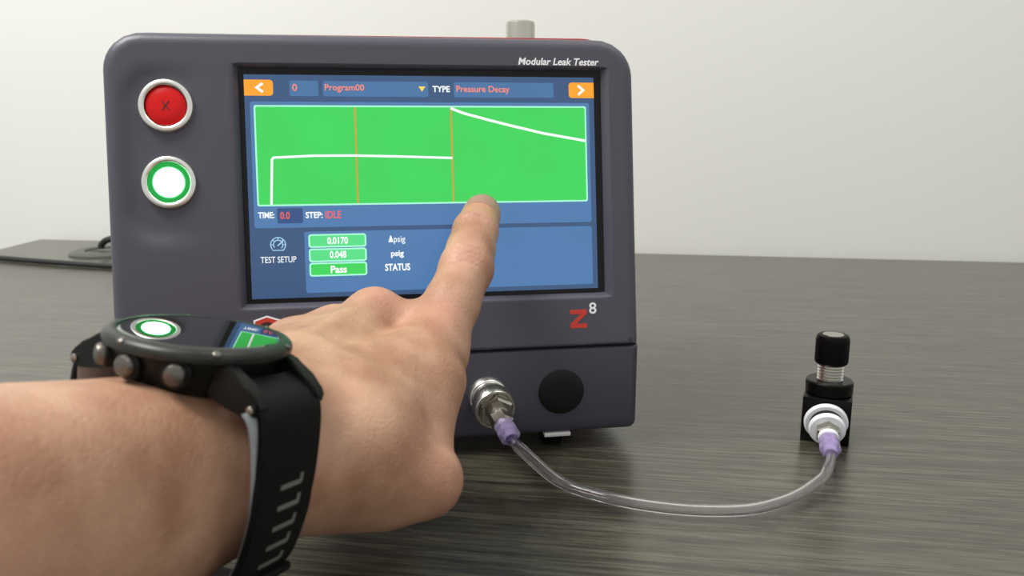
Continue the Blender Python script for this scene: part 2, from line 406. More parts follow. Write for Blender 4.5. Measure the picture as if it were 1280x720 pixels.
# lower panel below the fold
FY = FP(0, Y0).y; FZ = FP(0, Y0).z
bm = bmesh.new(); ol = rrect(X0/1000, X1/1000, .0098, FZ-.0006, (.001, .001, .003, .003), 5)
def LP(x, z, y): return Vector((x, FY+y, z))
loops = []
for ins, y in ((0, .05), (0, .004), (.0004, .0022), (.0014, .0008), (.003, .0002)):
    q = rrect(X0/1000+ins, X1/1000-ins, .0098+ins, FZ-.0004-ins*.5, (.001, .001, .004, .004), 5)
    loops.append([bm.verts.new(LP(x, z, y+.0007)) for x, z in q])
for a, b in zip(loops, loops[1:]):
    for i in range(len(a)): bm.faces.new((a[i], a[(i+1) % len(a)], b[(i+1) % len(a)], b[i]))
bm.faces.new(loops[-1]); bm.faces.new(loops[0][::-1])
fin('lower_panel', bm, M['casing_shaded'], tester)
# red cover behind the bezel
bm = bmesh.new()
rp = rrect(X0+3, X1-2.2, 20, Y1+.6, (22, 18, 1, 1), 10); rp = [(u, v+1.35+1.0*(u-X0)/(X1-X0) if v > 60 else v) for u, v in rp]
depth = .15
base_y = .012
top = [Vector((u/1000, FP(u, v, -14).y, FP(u, v, -14).z)) for u, v in rp]
prof = [(p.x, p.z if p.z > .16 else .010) for p in top]
a = [bm.verts.new((x, FP(0, (z-TZ)/cT*1000, -13).y, z)) for x, z in prof]; b = [bm.verts.new((x, depth, z-(.006 if z > .1 else 0))) for x, z in prof]
for i in range(len(a)): bm.faces.new((a[i], a[(i+1) % len(a)], b[(i+1) % len(a)], b[i]))
bm.faces.new(b); bm.faces.new(a[::-1])
c = fin('rear_cover', bm, M['red_cover'], tester); c['label'] = 'red rear cover behind the charcoal front'
# metal post on top, behind the front
bm = bmesh.new()
lathe(bm, [(0, .150), (.0080, .150), (.0080, .2215), (.0077, .2226), (.0068, .2232), (0, .2232)], 40, Matrix.Translation((.0555, .055, 0)),
      mod=lambda a, r, z, k: r)
fin('metal_post', bm, M['steel'], tester)
# feet
for (x, y) in ((-.13, .016), (.064, -.0065), (.09, .12), (-.13, .12)):
    bm = bmesh.new(); box(bm, (x, y+.0, .0088), (.014, .012, .0022), .0005); f_ = fin('rubber_foot', bm, M['grey_pad'], tester)
    bm = bmesh.new(); lathe(bm, [(0, 0), (.0055, 0), (.006, .0008), (.006, .0078), (0, .0078)], 24, Matrix.Translation((x, y+.008, 0))); fin('foot_pad', bm, M['black'], f_)
# screen and everything it shows
bm = bmesh.new(); prism(bm, [(-88.3, -56), (89.3, -56), (89.3, 56.8), (-88.3, 56.8)], -4.4, -3.4, FP)
screen = fin('display', bm, M['black'], tester, smooth=False); screen['label'] = 'lit blue display with green graph and orange arrow buttons'
LVL = {'bg': -3.38, 'panel': -3.32, 'field': -3.26, 'rim': -3.2, 'fill': -3.14, 'divider': -3.11, 'line': -3.08, 'text': -3.02}
def patch(name, u0, u1, v0, v1, r, lv, m, label=None):
    bm = bmesh.new(); prism(bm, rrect(u0, u1, v0, v1, r, 5), LVL[lv]-.05, LVL[lv], FP)
    o = fin(name, bm, m, screen, smooth=False)
    if label: o['label'] = label
    return o
def line(name, pts, wd, m, lv='line', label=None):
    bm = bmesh.new(); ribbon(bm, pts, wd, LVL[lv]-.05, LVL[lv], FP); o = fin(name, bm, m, screen, smooth=False)
    if label: o['label'] = label
def stext(body, u0, u1, v0, v1, m, bold=.012):
    o = fin('caption', text_bm(body, u0, u1, v0, v1, LVL['text'], FP, bold=bold, thick=.04), m, screen, smooth=False); o['label'] = 'lettering reading '+body
patch('backdrop', -86.1, 85.9, -53.8, 53.8, 0, 'bg', S['bg'])
patch('graph_frame', -83.7, 83.3, -19.7, 40.9, 1.2, 'panel', S['panel'])
patch('result_frame', -60.6, 83.3, -51.6, -21.8, 1.2, 'panel', S['panel'])
patch('graph_border', -82.0, 81.6, -9.2, 39.2, 1.0, 'rim', S['rim']); patch('graph_area', -81.2, 80.8, -8.4, 38.4, .7, 'fill', S['green'], 'bright green graph area')
line('step_divider', [(-34.4, 38.4), (-34.4, -8.4)], .7, S['line'], 'divider'); line('step_divider', [(12.5, 38.4), (12.5, -8.4)], .7, S['line'], 'divider')
line('pressure_trace', [(-75.4, -8.4), (-74.4, 13.2), (-73.6, 14.1), (-55.3, 14.9), (-36.4, 14.9), (-13.4, 14.3), (12.6, 13.4)], 1.15, S['white'], label='white stepped curve in the left of the graph')
line('pressure_trace', [(12.4, 38.0), (18.6, 35.6), (30.5, 32.4), (42.5, 29.4), (58.7, 25.6), (80.8, 21.7)], 1.3, S['white'], label='white falling curve in the right of the graph')
patch('arrow_button', -86.1, -72.7, 43.7, 51.3, (1.6, 0, 0, 1.6), 'field', S['orange'], 'orange left arrow button'); patch('arrow_button', 72.8, 85.9, 43.4, 51.2, (0, 1.6, 1.6, 0), 'field', S['orange'], 'orange right arrow button')
line('arrow', [(-77.4, 49.6), (-80.2, 47.5), (-77.4, 45.4)], 1.2, S['white'], 'text'); line('arrow', [(77.6, 49.6), (80.3, 47.3), (77.6, 45.0)], 1.2, S['white'], 'text')
patch('program_number_field', -65, -51.5, 43.6, 51.0, .9, 'field', S['field']); patch('program_name_field', -49.3, 1.6, 43.5, 50.9, .9, 'field', S['field']); patch('test_type_field', 14.2, 64.9, 43.4, 50.9, .9, 'field', S['field'])
patch('time_field', -72.9, -60.9, -17.6, -10.2, .8, 'field', S['dark'])
bm = bmesh.new(); prism(bm, [(-3.2, 48.6), (-1.5, 46.1), (.2, 48.6)], LVL['text']-.05, LVL['text'], FP); fin('dropdown_arrow', bm, S['yel'], screen, smooth=False)
stext('0', -63.7, -61.4, 46.0, 49.4, S['red']); stext('Program00', -48.4, -29.6, 45.4, 49.4, S['red']); stext('TYPE', 3.7, 12.3, 45.9, 48.9, S['white'], .03); stext('Pressure Decay', 15.5, 42.3, 45.0, 49.1, S['red'])
stext('TIME:', -81.8, -74.2, -15.0, -12.0, S['white'], .03); stext('0.0', -71.5, -67.0, -15.5, -12.0, S['redh']); stext('STEP:', -59.6, -51.5, -15.3, -12.2, S['white'], .03); stext('IDLE', -50.1, -42.7, -15.5, -12.0, S['redh'])
stext('TEST SETUP', -81.4, -64.7, -36.5, -33.5, S['white'], .006)
for (v1, v0, t, tu, tv, m) in ((-23.1, -29.7, '0.0170', (-49.8, -39.8), (-28.2, -24.6), 'green2'), (-30.1, -36.7, '0.048', (-48.8, -40.8), (-35.0, -31.4), 'green2'), (-37.0, -43.7, 'Pass', (-48.6, -40.8), (-42.3, -38.6), 'green')):
    patch('result_border', -58.7, -31.0, v0, v1, 1.3, 'rim', S['rim']); patch('result_field', -57.9, -31.8, v0+.75, v1-.75, .8, 'fill', S[m]); stext(t, tu[0], tu[1], tv[0], tv[1], S['white'], .03)
stext('\u0394psig', -20.3, -12.0, -28.8, -24.5, S['white'], .007); stext('psig', -19.2, -12.9, -35.7, -32.0, S['white'], .03); stext('STATUS', -22.3, -10.0, -42.0, -38.4, S['white'], .03)
gc = (-73.0, -27.8)                                                # dial icon above TEST SETUP
for r in (3.5, 2.2):
    line('dial_icon', [(gc[0]+r*math.cos(math.radians(a)), gc[1]+r*math.sin(math.radians(a))) for a in range(-48, 230, 14)], .42, S['pale'], 'text')
line('dial_icon', [(gc[0]-2.7, gc[1]-2.7), (gc[0]+2.7, gc[1]-2.7)], .42, S['pale'], 'text'); line('dial_icon', [(gc[0]-.3, gc[1]-.5), (gc[0]+2.4, gc[1]+1.6)], .55, S['pale'], 'text')
for a in (0, 45, 90, 135, 180):
    c_, s_ = math.cos(math.radians(a)), math.sin(math.radians(a)); line('dial_icon', [(gc[0]+2.5*c_, gc[1]+2.5*s_), (gc[0]+3.4*c_, gc[1]+3.4*s_)], .4, S['pale'], 'text')
# buttons
def fm(u, v, w=0.): return Matrix.Translation(FP(u, v, w)) @ FACE_M.to_3x3().to_4x4()
mm = .001
def button(u, v, lit):
    w = pocket(u, v)
    bm = bmesh.new(); lathe(bm, [(12.4*mm, -.001), (12.7*mm, 0), (12.65*mm, .0012), (12.0*mm, .0026), (11.0*mm, .0031), (10.2*mm, .0030), (9.6*mm, .0024), (9.5*mm, -.001)], 72, fm(u, v, w))
    root = fin('start_button' if lit else 'stop_button', bm, M['silver'], tester); root['label'] = 'lit green push button in a silver ring' if lit else 'red push button in a silver ring'
    if lit:
        bm = bmesh.new(); lathe(bm, [(9.5*mm, .0), (9.45*mm, .0016), (7.7*mm, .0020), (7.0*mm, .0019), (7.0*mm, .0)], 64, fm(u, v, w)); q = fin('lens_rim', bm, S['lamp_green'], root)
        bm = bmesh.new(); lathe(bm, [(6.9*mm, .0), (6.85*mm, .0023), (4*mm, .0026), (0, .0027)], 64, fm(u, v, w)); q = fin('lens', bm, S['lamp_white'], root); q['label'] = 'glowing white-green lens'
        bm = bmesh.new(); lathe(bm, [(7.5*mm, .0), (7.45*mm, .0021), (6.9*mm, .0023), (6.9*mm, .0)], 64, fm(u, v, w)); fin('lens_edge', bm, S['lamp_edge'], root)
    else:
        bm = bmesh.new(); lathe(bm, [(9.5*mm, -.001), (9.5*mm, .0002), (9.1*mm, .0002), (9.0*mm, .0014), (8.4*mm, .0019), (4*mm, .0022), (0, .0023)], 64, fm(u, v, w)); fin('cap', bm, M['red_cap'], root)
        bm = bmesh.new(); m4 = fm(u, v, w)
        for s in (-1, 1): box(bm, (0, 0, .0023), (.0052, .00045, .0003), mtx=m4 @ Matrix.Rotation(s*math.radians(52), 4, 'Z'))
        fin('cross_mark', bm, M['dark_print'], root)
button(-120.9, 38.1, False); button(-120.9, 2.4, True)
# printing on the bezel
def on_face(name, bm, m, label):
    o = fin(name, bm, m, tester, smooth=False); o['label'] = label; return o
on_face('title_lettering', text_bm('Modular Leak Tester', 46.5, 88.0, 59.0, 62.6, .02, FP, shear=.22, bold=.022, thick=.1), M['white_print'], 'white italic lettering reading Modular Leak Tester')
bm = bmesh.new(); zu0, zu1, zv0, zv1 = 70.0, 78.8, -73.9, -64.4; st = 2.3
prism(bm, [(zu0, zv0), (zu1, zv0), (zu1, zv0+st), (zu0+3.3, zv0+st), (zu1, zv1-st+.1), (zu1, zv1), (zu0, zv1), (zu0, zv1-st), (zu1-3.3, zv1-st), (zu0, zv0+st-.1)], .02, .15, FP)
on_face('letter_z', bm, M['red_print'], 'red block letter Z')
on_face('numeral', text_bm('8', 80.0, 83.9, -66.8, -61.0, .02, FP, bold=.012, thick=.1), M['white_print'], 'white numeral 8')
def shield(k): return [(-79.1+x*k, -68.0+y*k) for x, y in ((0, 6.3), (6.3, 4.2), (6.3, -2.2), (0, -6.8), (-6.3, -2.2), (-6.3, 4.2))]
bm = bmesh.new(); prism(bm, shield(1), .02, .1, FP); sh = on_face('shield_badge', bm, M['white_print'], 'red shield emblem with a white outline, half hidden by the watch')
bm = bmesh.new(); prism(bm, shield(.86), .05, .16, FP); fin('shield_fill', bm, M['red_print'], sh, smooth=False)
bm = bmesh.new(); prism(bm, [(-79.1+3.4*math.cos(a*PI/12), -67.6+2.9*math.sin(a*PI/12)) for a in range(24)], .1, .2, FP); fin('shield_mark', bm, M['dark_print'], sh, smooth=False)
# blank plug and air port on the lower panel
FR = X1/1000
def lowm(x, z): return Matrix.Translation((x, FY+.0009, z)) @ Matrix(((1, 0, 0), (0, 0, -1), (0, 1, 0))).to_4x4()   # local z points out of the panel
bm = bmesh.new(); lathe(bm, [(11.9*mm, -.002), (11.9*mm, .0005), (11.3*mm, .0010), (6*mm, .0014), (0, .0015)], 56, lowm(FR-.0412, .0325)); o = fin('blanking_plug', bm, M['black_matte'], tester); o['label'] = 'round black blanking plug'
port_m = lowm(FR-.0795, .0325) @ Matrix.Rotation(math.radians(9), 4, 'X') @ Matrix.Rotation(math.radians(7), 4, 'Y')
def kn(n, amp): return lambda a, r, z, k: r*(1+amp*math.cos(n*a)) if k in (2, 3) else r
bm = bmesh.new(); lathe(bm, [(0, -.002), (9.9*mm, -.002), (9.9*mm, .0020), (9.5*mm, .0026), (9.0*mm, .0028), (9.0*mm, .0075), (0, .0075)], 56, port_m)
port = fin('air_port', bm, M['silver'], tester); port['label'] = 'chrome quick-connect air port'
bm = bmesh.new(); lathe(bm, [(0, .0076), (10.2*mm, .0076), (10.4*mm, .0082), (10.4*mm, .0150), (10.0*mm, .0156), (8.9*mm, .0157), (8.2*mm, .0150), (5*mm, .0148), (0, .0148)], 144, port_m, mod=kn(72, .006)); fin('knurled_sleeve', bm, M['steel'], port)
bm = bmesh.new(); lathe(bm, [(0, .014), (8.7*mm, .014), (8.7*mm, .0187), (7.6*mm, .0196), (0, .0196)], 96, port_m, mod=hexprof()); fin('hex_nut', bm, M['nickel'], port, auto=20)
bm = bmesh.new(); lathe(bm, [(0, .019), (5.2*mm, .019), (5.2*mm, .0225), (4.6*mm, .0228), (4.6*mm, .0236), (5.6*mm, .0240), (5.6*mm, .0300), (4.8*mm, .0308), (3.0*mm, .0308), (3.0*mm, .034), (0, .034)], 96, port_m, mod=lambda a, r, z, k: hexprof()(a, r, z, k) if 5 <= k <= 7 else r); fin('hex_adapter', bm, M['gunmetal'], port, auto=20)
tester_m = Matrix.Translation(tester.location) @ tester.rotation_euler.to_matrix().to_4x4()
port_w = tester_m @ port_m
P_END = port_w @ Vector((0, 0, .031)); P_DIR = (port_w.to_3x3() @ Vector((0, 0, 1))).normalized()

# ------------------------------------------------------------------ needle valve
VX, VY, VYAW = .1722, .4150, math.radians(-24)
valve = empty('needle_valve', (VX, VY, 0), (0, 0, VYAW)); tag(valve, 'small black needle valve with a knob on a threaded stem, right of the tester', 'valve')
bm = bmesh.new(); box(bm, (0, 0, .0125), (.0245, .0245, .025), .0007, 2); fin('valve_body', bm, M['anodised'], valve)
bm = bmesh.new(); lathe(bm, [(0, .0252), (.0112, .0252), (.0121, .0258), (.0121, .0298), (.0121, .0318), (.0114, .0325), (.0070, .0325), (0, .0325)], 160, mod=lambda a, r, z, k: r*(1+.008*math.cos(60*a)) if k in (3, 4) else r); fin('knurled_collar', bm, M['anodised'], valve)
bm = bmesh.new(); pr = [(0, .0322)]; z = .0322
while z < .0425: pr += [(.0058, z), (.0067, z+.0005), (.0067, z+.0008), (.0056, z+.0013)]; z += .0016
pr += [(0, z)]
lathe(bm, pr, 40); fin('threaded_stem', bm, M['silver'], valve, auto=60)
bm = bmesh.new(); lathe(bm, [(0, .0415), (.0076, .0415), (.0084, .0422), (.0085, .0430), (.0085, .0545), (.0083, .0560), (.0078, .0572), (.0072, .0575), (0, .0575)], 120, mod=lambda a, r, z, k: r*(1+.012*math.cos(40*a)) if k in (3, 4) else r); kb = fin('knob', bm, M['knob_black'], valve)
bm = bmesh.new(); lathe(bm, [(.0055, .0573), (.0053, .0577), (0, .0577)], 40); fin('knob_cap', bm, M['nickel'], kb)
bm = bmesh.new(); box(bm, (-.0123, -.002, .0125), (.0006, .014, .016), .0002); fin('side_plate', bm, M['brass'], valve)
V_m = Matrix.Translation((0, -.0122, .0128)) @ Matrix.Rotation(math.radians(9), 4, 'Z') @ Matrix.Rotation(math.radians(13), 4, 'X') @ Matrix(((1, 0, 0), (0, 0, -1), (0, 1, 0))).to_4x4()
bm = bmesh.new(); lathe(bm, [(0, 0), (.0108, 0), (.0111, .0006), (.0111, .0022), (.0104, .0028), (0, .0028)], 56, V_m); fin('white_washer', bm, M['white_plastic'], valve)
bm = bmesh.new(); lathe(bm, [(0, .0028), (.0084, .0028), (.0086, .0036), (.0084, .0062), (0, .0062)], 56, V_m); fin('seal_ring', bm, M['black_matte'], valve)
bm = bmesh.new(); lathe(bm, [(0, .0060), (.0088, .0060), (.0092, .0066), (.0092, .0088), (.0086, .0095), (0, .0095)], 56, V_m); fin('white_washer', bm, M['white_plastic'], valve)
bm = bmesh.new(); lathe(bm, [(0, .0094), (.0062, .0094), (.0062, .0138), (.0052, .0148), (0, .0148)], 96, V_m, mod=hexprof()); fin('hex_fitting', bm, M['nickel'], valve, auto=20)
bm = bmesh.new(); lathe(bm, [(0, .0146), (.0050, .0146), (.0052, .0152), (.0052, .0172), (.0046, .0176), (.0, .0176)], 48, V_m); fin('white_collar', bm, M['white_plastic'], valve)
valve_w = Matrix.Translation(valve.location) @ Matrix.Rotation(VYAW, 4, 'Z') @ V_m
V_END = valve_w @ Vector((0, 0, .0178)); V_DIR = (valve_w.to_3x3() @ Vector((0, 0, 1))).normalized()

# ------------------------------------------------------------------ clear tube with a lilac barb at each end
def px_on(x, y, z):                                                # point of the desk space seen at this height
    p = math.radians(11.5); d = Vector(((x-640)/1000, math.cos(p)-math.sin(p)*(y-360)/1000, -math.sin(p)-math.cos(p)*(y-360)/1000))
    return Vector((0, 0, CAM_H))+d*((z-CAM_H)/d.z)
mid = [px_on(x, y, z) for x, y, z in ((700, 602, .0095), (760, 622, .0068), (820, 633, .0052), (880, 638, .0048), (940, 636, .0050), (988, 623, .0056), (1020, 604, .0072), (1033, 590, .0084))]
path = spline([P_END+P_DIR*.004, P_END+P_DIR*.012, P_END+P_DIR*.020+Vector((.0025, 0, -.001))]+mid+[V_END+V_DIR*.011, V_END+V_DIR*.003], 12)
bm = bmesh.new(); sweep(bm, path, .00265, 20, inner=.0017)
tube = fin('air_tube', bm, M['tube'], None); tag(tube, 'clear flexible air tube curving over the desk from tester to valve', 'tube')
def barb(P, D, name, label):
    q = D.to_track_quat('Z', 'Y').to_matrix().to_4x4(); mtx = Matrix.Translation(P) @ q
    bm = bmesh.new()
    lathe(bm, [(.0031, .0), (.0046, .0), (.0049, .0006), (.0049, .0042), (.0043, .0048), (.0043, .0056), (.0050, .0062), (.0050, .0092), (.0042, .0100), (.0036, .0104), (.0033, .0128), (.0028, .013), (.0028, .0)], 48, mtx,
          mod=lambda a, r, z, k: r*(1+.05*math.cos(6*a)) if 1 <= k <= 8 else r)
    o = fin(name, bm, M['barb'], tube); o['label'] = label
barb(P_END, P_DIR, 'tube_connector', 'lilac connector at the tester end'); barb(V_END-V_DIR*.0004, V_DIR, 'tube_connector', 'lilac connector at the valve end')

# ------------------------------------------------------------------ cords on the far left of the desk
bm = bmesh.new(); sweep(bm, spline([(-.90, 1.085, .004), (-.75, 1.035, .0038), (-.645, .994, .0036), (-.56, .962, .0036), (-.48, .936, .0036), (-.38, .91, .0036), (-.25, .80, .0036), (-.16, .66, .0036), (-.13, .585, .02), (-.128, .55, .05)], 10), .0034, 12)
o = fin('power_cord', bm, M['cord']); tag(o, 'black power cord lying across the desk left of the tester, running out of frame', 'cord')
bm = bmesh.new(); sweep(bm, spline([(-.545, 1.050, .0080), (-.543, 1.050, .013), (-.534, 1.048, .019), (-.512, 1.045, .023), (-.48, 1.02, .024), (-.42, .95, .022), (-.34, .85, .006), (-.2, .7, .005), (-.1, .60, .03), (-.098, .56, .06)], 10), .0042, 12)
o = fin('signal_cable', bm, M['cord']); tag(o, 'short black cable rising out of the desk grommet behind the tester', 'cable')

# ------------------------------------------------------------------ hand and forearm (one implicit body, then meshed)
Wn = np.array([.1485, .0962, .984]); Wn /= np.linalg.norm(Wn)
WATCH = np.array([-.0890, .2222, .1093])
Wd = np.array([.40, .905, 0]); Wd[2] = -(Wn[0]*Wd[0]+Wn[1]*Wd[1])/Wn[2]; Wd /= np.linalg.norm(Wd)
Wu = np.cross(Wd, Wn)
WC = WATCH-Wn*.0335
def at(x, y, depth):
    p = math.radians(11.5); c = np.array([(x-640)/1000, (y-360)/1000, 1])*depth
    return np.array([c[0], -math.sin(p)*c[1]+math.cos(p)*c[2], CAM_H-math.cos(p)*c[1]-math.sin(p)*c[2]])
def wl(a, b, c): return WC+Wd*a+Wu*b+Wn*c                           # along arm, towards thumb, up
I_MCP = at(540, 440, .322); I_PIP = at(583, 335, .352); I_DIP = at(594, 290, .369); I_TIP = at(602, 268, .3865)
M_MCP = at(466, 405, .330); R_MCP = at(413, 420, .331); L_MCP = at(362, 434, .322)
T_CMC = wl(.016, .016, -.006); T_MCP = at(531, 600, .272); T_IP = T_MCP+np.array([-.006, .030, .005]); T_TIP = T_IP+np.array([-.016, .017, .004])
def curl(mcp, l, s):
    pip = mcp+np.array([.003+s, .42, -.9])*l[0]; dip = pip+np.array([-.22, -.88, -.35])*l[1]; tip = dip+np.array([-.2, -.62, .62])*l[2]
    return pip, dip, tip
H = .00105
lo = np.array([-.215, .015, .010]); hi = np.array([.012, .406, .150])
nx, ny, nz = [int(k) for k in np.ceil((hi-lo)/H)]
gx = (lo[0]+H*np.arange(nx)).astype(np.float32)[:, None, None]; gy = (lo[1]+H*np.arange(ny)).astype(np.float32)[None, :, None]; gz = (lo[2]+H*np.arange(nz)).astype(np.float32)[None, None, :]
def cone(a, b, ra, rb, X=None):
    X = X or (gx, gy, gz); a = np.asarray(a, np.float32); ba = np.asarray(b, np.float32)-a; L2 = float(ba@ba)
    px, py, pz = X[0]-a[0], X[1]-a[1], X[2]-a[2]
    t = np.clip((px*ba[0]+py*ba[1]+pz*ba[2])/L2, 0, 1)
    return np.sqrt((px-ba[0]*t)**2+(py-ba[1]*t)**2+(pz-ba[2]*t)**2)-(ra+(rb-ra)*t)
def ell(c, axes, rad):
    px, py, pz = gx-np.float32(c[0]), gy-np.float32(c[1]), gz-np.float32(c[2]); s = 0
    for ax, r in zip(axes, rad): s = s+((px*np.float32(ax[0])+py*np.float32(ax[1])+pz*np.float32(ax[2]))/np.float32(r))**2
    return (np.sqrt(s)-1)*np.float32(min(rad))
def smin(a, b, k):
    h = np.clip(.5+.5*(b-a)/k, 0, 1).astype(np.float32); return b+(a-b)*h-k*h*(1-h)
# forearm: elliptical sections along the wrist axis
ax = (gx-np.float32(WC[0]))*np.float32(Wd[0])+(gy-np.float32(WC[1]))*np.float32(Wd[1])+(gz-np.float32(WC[2]))*np.float32(Wd[2])
bx = (gx-np.float32(WC[0]))*np.float32(Wu[0])+(gy-np.float32(WC[1]))*np.float32(Wu[1])+(gz-np.float32(WC[2]))*np.float32(Wu[2])
cx = (gx-np.float32(WC[0]))*np.float32(Wn[0])+(gy-np.float32(WC[1]))*np.float32(Wn[1])+(gz-np.float32(WC[2]))*np.float32(Wn[2])
ks = [-.26, -.16, -.10, -.06, -.03, 0, .03, .05]
hw = np.interp(ax, ks, [.046, .044, .038, .0325, .0285, .0262, .028, .028]); ht = np.interp(ax, ks, [.048, .047, .042, .0370, .0325, .0285, .021, .018])
off = np.interp(ax, ks, [-.012, -.012, -.012, -.0115, -.0100, -.0080, -.001, .002])
D = (((np.abs(bx/hw)**2.4+np.abs((cx-off)/ht)**2.4)**(1/2.4)-1)*np.minimum(hw, ht)).astype(np.float32)
D = np.maximum(D, (ax-.045).astype(np.float32)); D = np.maximum(D, (-.215-ax).astype(np.float32))
del hw, ht, off
palm = cone(wl(.012, .012, .001), I_MCP, .0150, .0125)
for a_, b_, ra, rb in ((wl(.012, .003, .003), M_MCP, .0155, .0120), (wl(.012, -.008, .001), R_MCP, .0150, .0115), (wl(.012, -.016, -.003), L_MCP, .0145, .0105)):
    palm = smin(palm, cone(a_, b_, ra, rb), .010)
palm = smin(palm, ell((I_MCP+L_MCP)/2*.55+WC*.45+Wn*-.012, (Wd, Wu, Wn), (.048, .034, .015)), .012)   # flesh of the palm
D = smin(D, palm, .016); del palm
# thumb: metacarpal, ball and the bent joint
th = cone(T_CMC, T_MCP, .0170, .0128)
th = smin(th, cone(T_MCP, T_IP, .0118, .0098), .003); th = smin(th, cone(T_IP, T_TIP, .0095, .0080), .002)
th = smin(th, cone(wl(.02, .004, -.018), T_MCP*.75+T_CMC*.25+np.array([-.004, .003, -.0075]), .0150, .0115), .010)
D = smin(D, th, .014); del th
web = cone((T_CMC+T_MCP)/2+Wn*.012+Wd*.004, I_MCP+(T_MCP-I_MCP)*.22-Wd*.006, .0125, .0110)
D = smin(D, web, .014); D = smin(D, cone(at(546, 475, .302), at(517, 548, .284), .0104, .0104), .008); del web
# fingers
fing = None
for mcp, l, s, r in ((M_MCP, (.044, .027, .021), .10, (.0112, .0098, .0088, .0078)), (R_MCP, (.040, .025, .021), .05, (.0106, .0092, .0084, .0074)), (L_MCP, (.033, .020, .019), .0, (.0095, .0082, .0074, .0066))):
    pip, dip, tip = curl(mcp, l, s)
    f_ = smin(smin(cone(mcp, pip, r[0], r[1]), cone(pip, dip, r[1], r[2]), .002), cone(dip, tip, r[2], r[3]), .002)
    fing = f_ if fing is None else np.minimum(fing, f_)
D = smin(D, fing, .0055); del fing
mid_p = (I_MCP*.45+I_PIP*.55)
f_ = cone(I_MCP, mid_p, .0132, .0114); f_ = smin(f_, cone(mid_p, I_PIP, .0114, .0117), .004); mid_m = (I_PIP+I_DIP)/2
f_ = smin(f_, cone(I_PIP, mid_m, .0117, .0106), .003); f_ = smin(f_, cone(mid_m, I_DIP, .0106, .0102), .003); f_ = smin(f_, cone(I_DIP, I_TIP, .0102, .0093), .003)
D = smin(D, f_, .009); D = smin(D, cone(M_MCP, at(531, 399, .332), .0095, .0076), .006); del f_
# knuckle caps and tendon ridges on the back of the hand
for q, r in ((M_MCP, .0104), (I_MCP, .0100)):
    c_ = q+Wn*.0042
    D = smin(D, ell(c_, (Wd, Wu, Wn), (r*1.1, r*.9, r)), .006)
for a_, b_ in ((wl(.022, .006, .016), I_MCP+Wn*.0098), (wl(.022, .001, .018), M_MCP+Wn*.0098), (wl(.022, -.006, .017), R_MCP+Wn*.0090)):
    D = smin(D, cone(a_, b_, .0016, .0024), .0045)
# creases over the finger joints
def crease(c, along, k, amp, wid, sp, reach):
    global D
    al = (gx-np.float32(c[0]))*np.float32(along[0])+(gy-np.float32(c[1]))*np.float32(along[1])+(gz-np.float32(c[2]))*np.float32(along[2])
    r2 = (gx-np.float32(c[0]))**2+(gy-np.float32(c[1]))**2+(gz-np.float32(c[2]))**2
    m_ = np.exp(-r2/np.float32(reach**2))
    for j in k: D = D+m_*np.float32(amp)*np.exp(-((al-np.float32(j*sp))/np.float32(wid))**2)
back = np.array([.05, -.75, .66])                                   # the finger's back faces the camera
def unit(v): return v/np.linalg.norm(v)
crease(I_PIP+back*.0117, unit(I_DIP-I_PIP), (-1.5, -.55, .45, 1.4), .0014, .0009, .0027, .0085)
crease(I_DIP+back*.0102, unit(I_TIP-I_DIP), (-.6, .5), .0012, .0009, .0024, .0075)

def surface_nets(D):
    s = (D < 0)
    act = np.zeros(tuple(k-1 for k in D.shape), bool); first = s[:-1, :-1, :-1]
    for i in (0, 1):
        for j in (0, 1):
            for k in (0, 1): act |= (s[i:D.shape[0]-1+i, j:D.shape[1]-1+j, k:D.shape[2]-1+k] != first)
    I, J, K = np.nonzero(act); idx = -np.ones(act.shape, np.int32); idx[I, J, K] = np.arange(len(I))
    acc = np.zeros((len(I), 3)); cnt = np.zeros(len(I)); cor = [(i, j, k) for i in (0, 1) for j in (0, 1) for k in (0, 1)]
    for a in cor:
        for ax_ in range(3):
            if a[ax_]: continue
            b = list(a); b[ax_] = 1
            va = D[I+a[0], J+a[1], K+a[2]]; vb = D[I+b[0], J+b[1], K+b[2]]; m_ = (va < 0) != (vb < 0)
            t = np.where(m_, va/np.where(m_, va-vb, 1), 0); p = np.tile(np.array(a, float), (len(I), 1)); p[:, ax_] = t
            acc[m_] += p[m_]; cnt[m_] += 1
    V = (acc/cnt[:, None]+np.stack([I, J, K], 1))*H+lo
    Q = []
    for ax_ in range(3):
        sl0 = [slice(1, -1)]*3; sl1 = [slice(1, -1)]*3
        sl0[ax_] = slice(0, D.shape[ax_]-1); sl1[ax_] = slice(1, D.shape[ax_])
        a = s[tuple(sl0)]; b = s[tuple(sl1)]
        e = np.nonzero(a != b); fl = a[e]; g_ = [e[0].copy(), e[1].copy(), e[2].copy()]
        o1, o2 = [(1, 2), (2, 0), (0, 1)][ax_]
        for t in range(3):
            if t != ax_: g_[t] = g_[t]+1
        def vid(d1, d2):
            h = [x.copy() for x in g_]; h[o1] -= d1; h[o2] -= d2; return idx[h[0], h[1], h[2]]
        q = np.stack([vid(1, 1), vid(0, 1), vid(0, 0), vid(1, 0)], 1); q[~fl] = q[~fl][:, ::-1]; Q.append(q)
    return V, np.concatenate(Q)
D[0] = D[-1] = H; D[:, 0] = H; D[:, :, 0] = H; D[:, :, -1] = H      # close the arm where it leaves the grid
V, Q = surface_nets(D); del D, ax, bx, cx
def smooth_mesh(V, Q, it):
    e = np.concatenate([Q[:, [0, 1]], Q[:, [1, 2]], Q[:, [2, 3]], Q[:, [3, 0]]]); e = np.concatenate([e, e[:, ::-1]]); n_ = len(V)
    c_ = np.bincount(e[:, 0], minlength=n_)[:, None]
    for lam in it:
        S_ = np.stack([np.bincount(e[:, 0], weights=V[e[:, 1], k], minlength=n_) for k in range(3)], 1)/c_; V = V+lam*(S_-V)
    return V
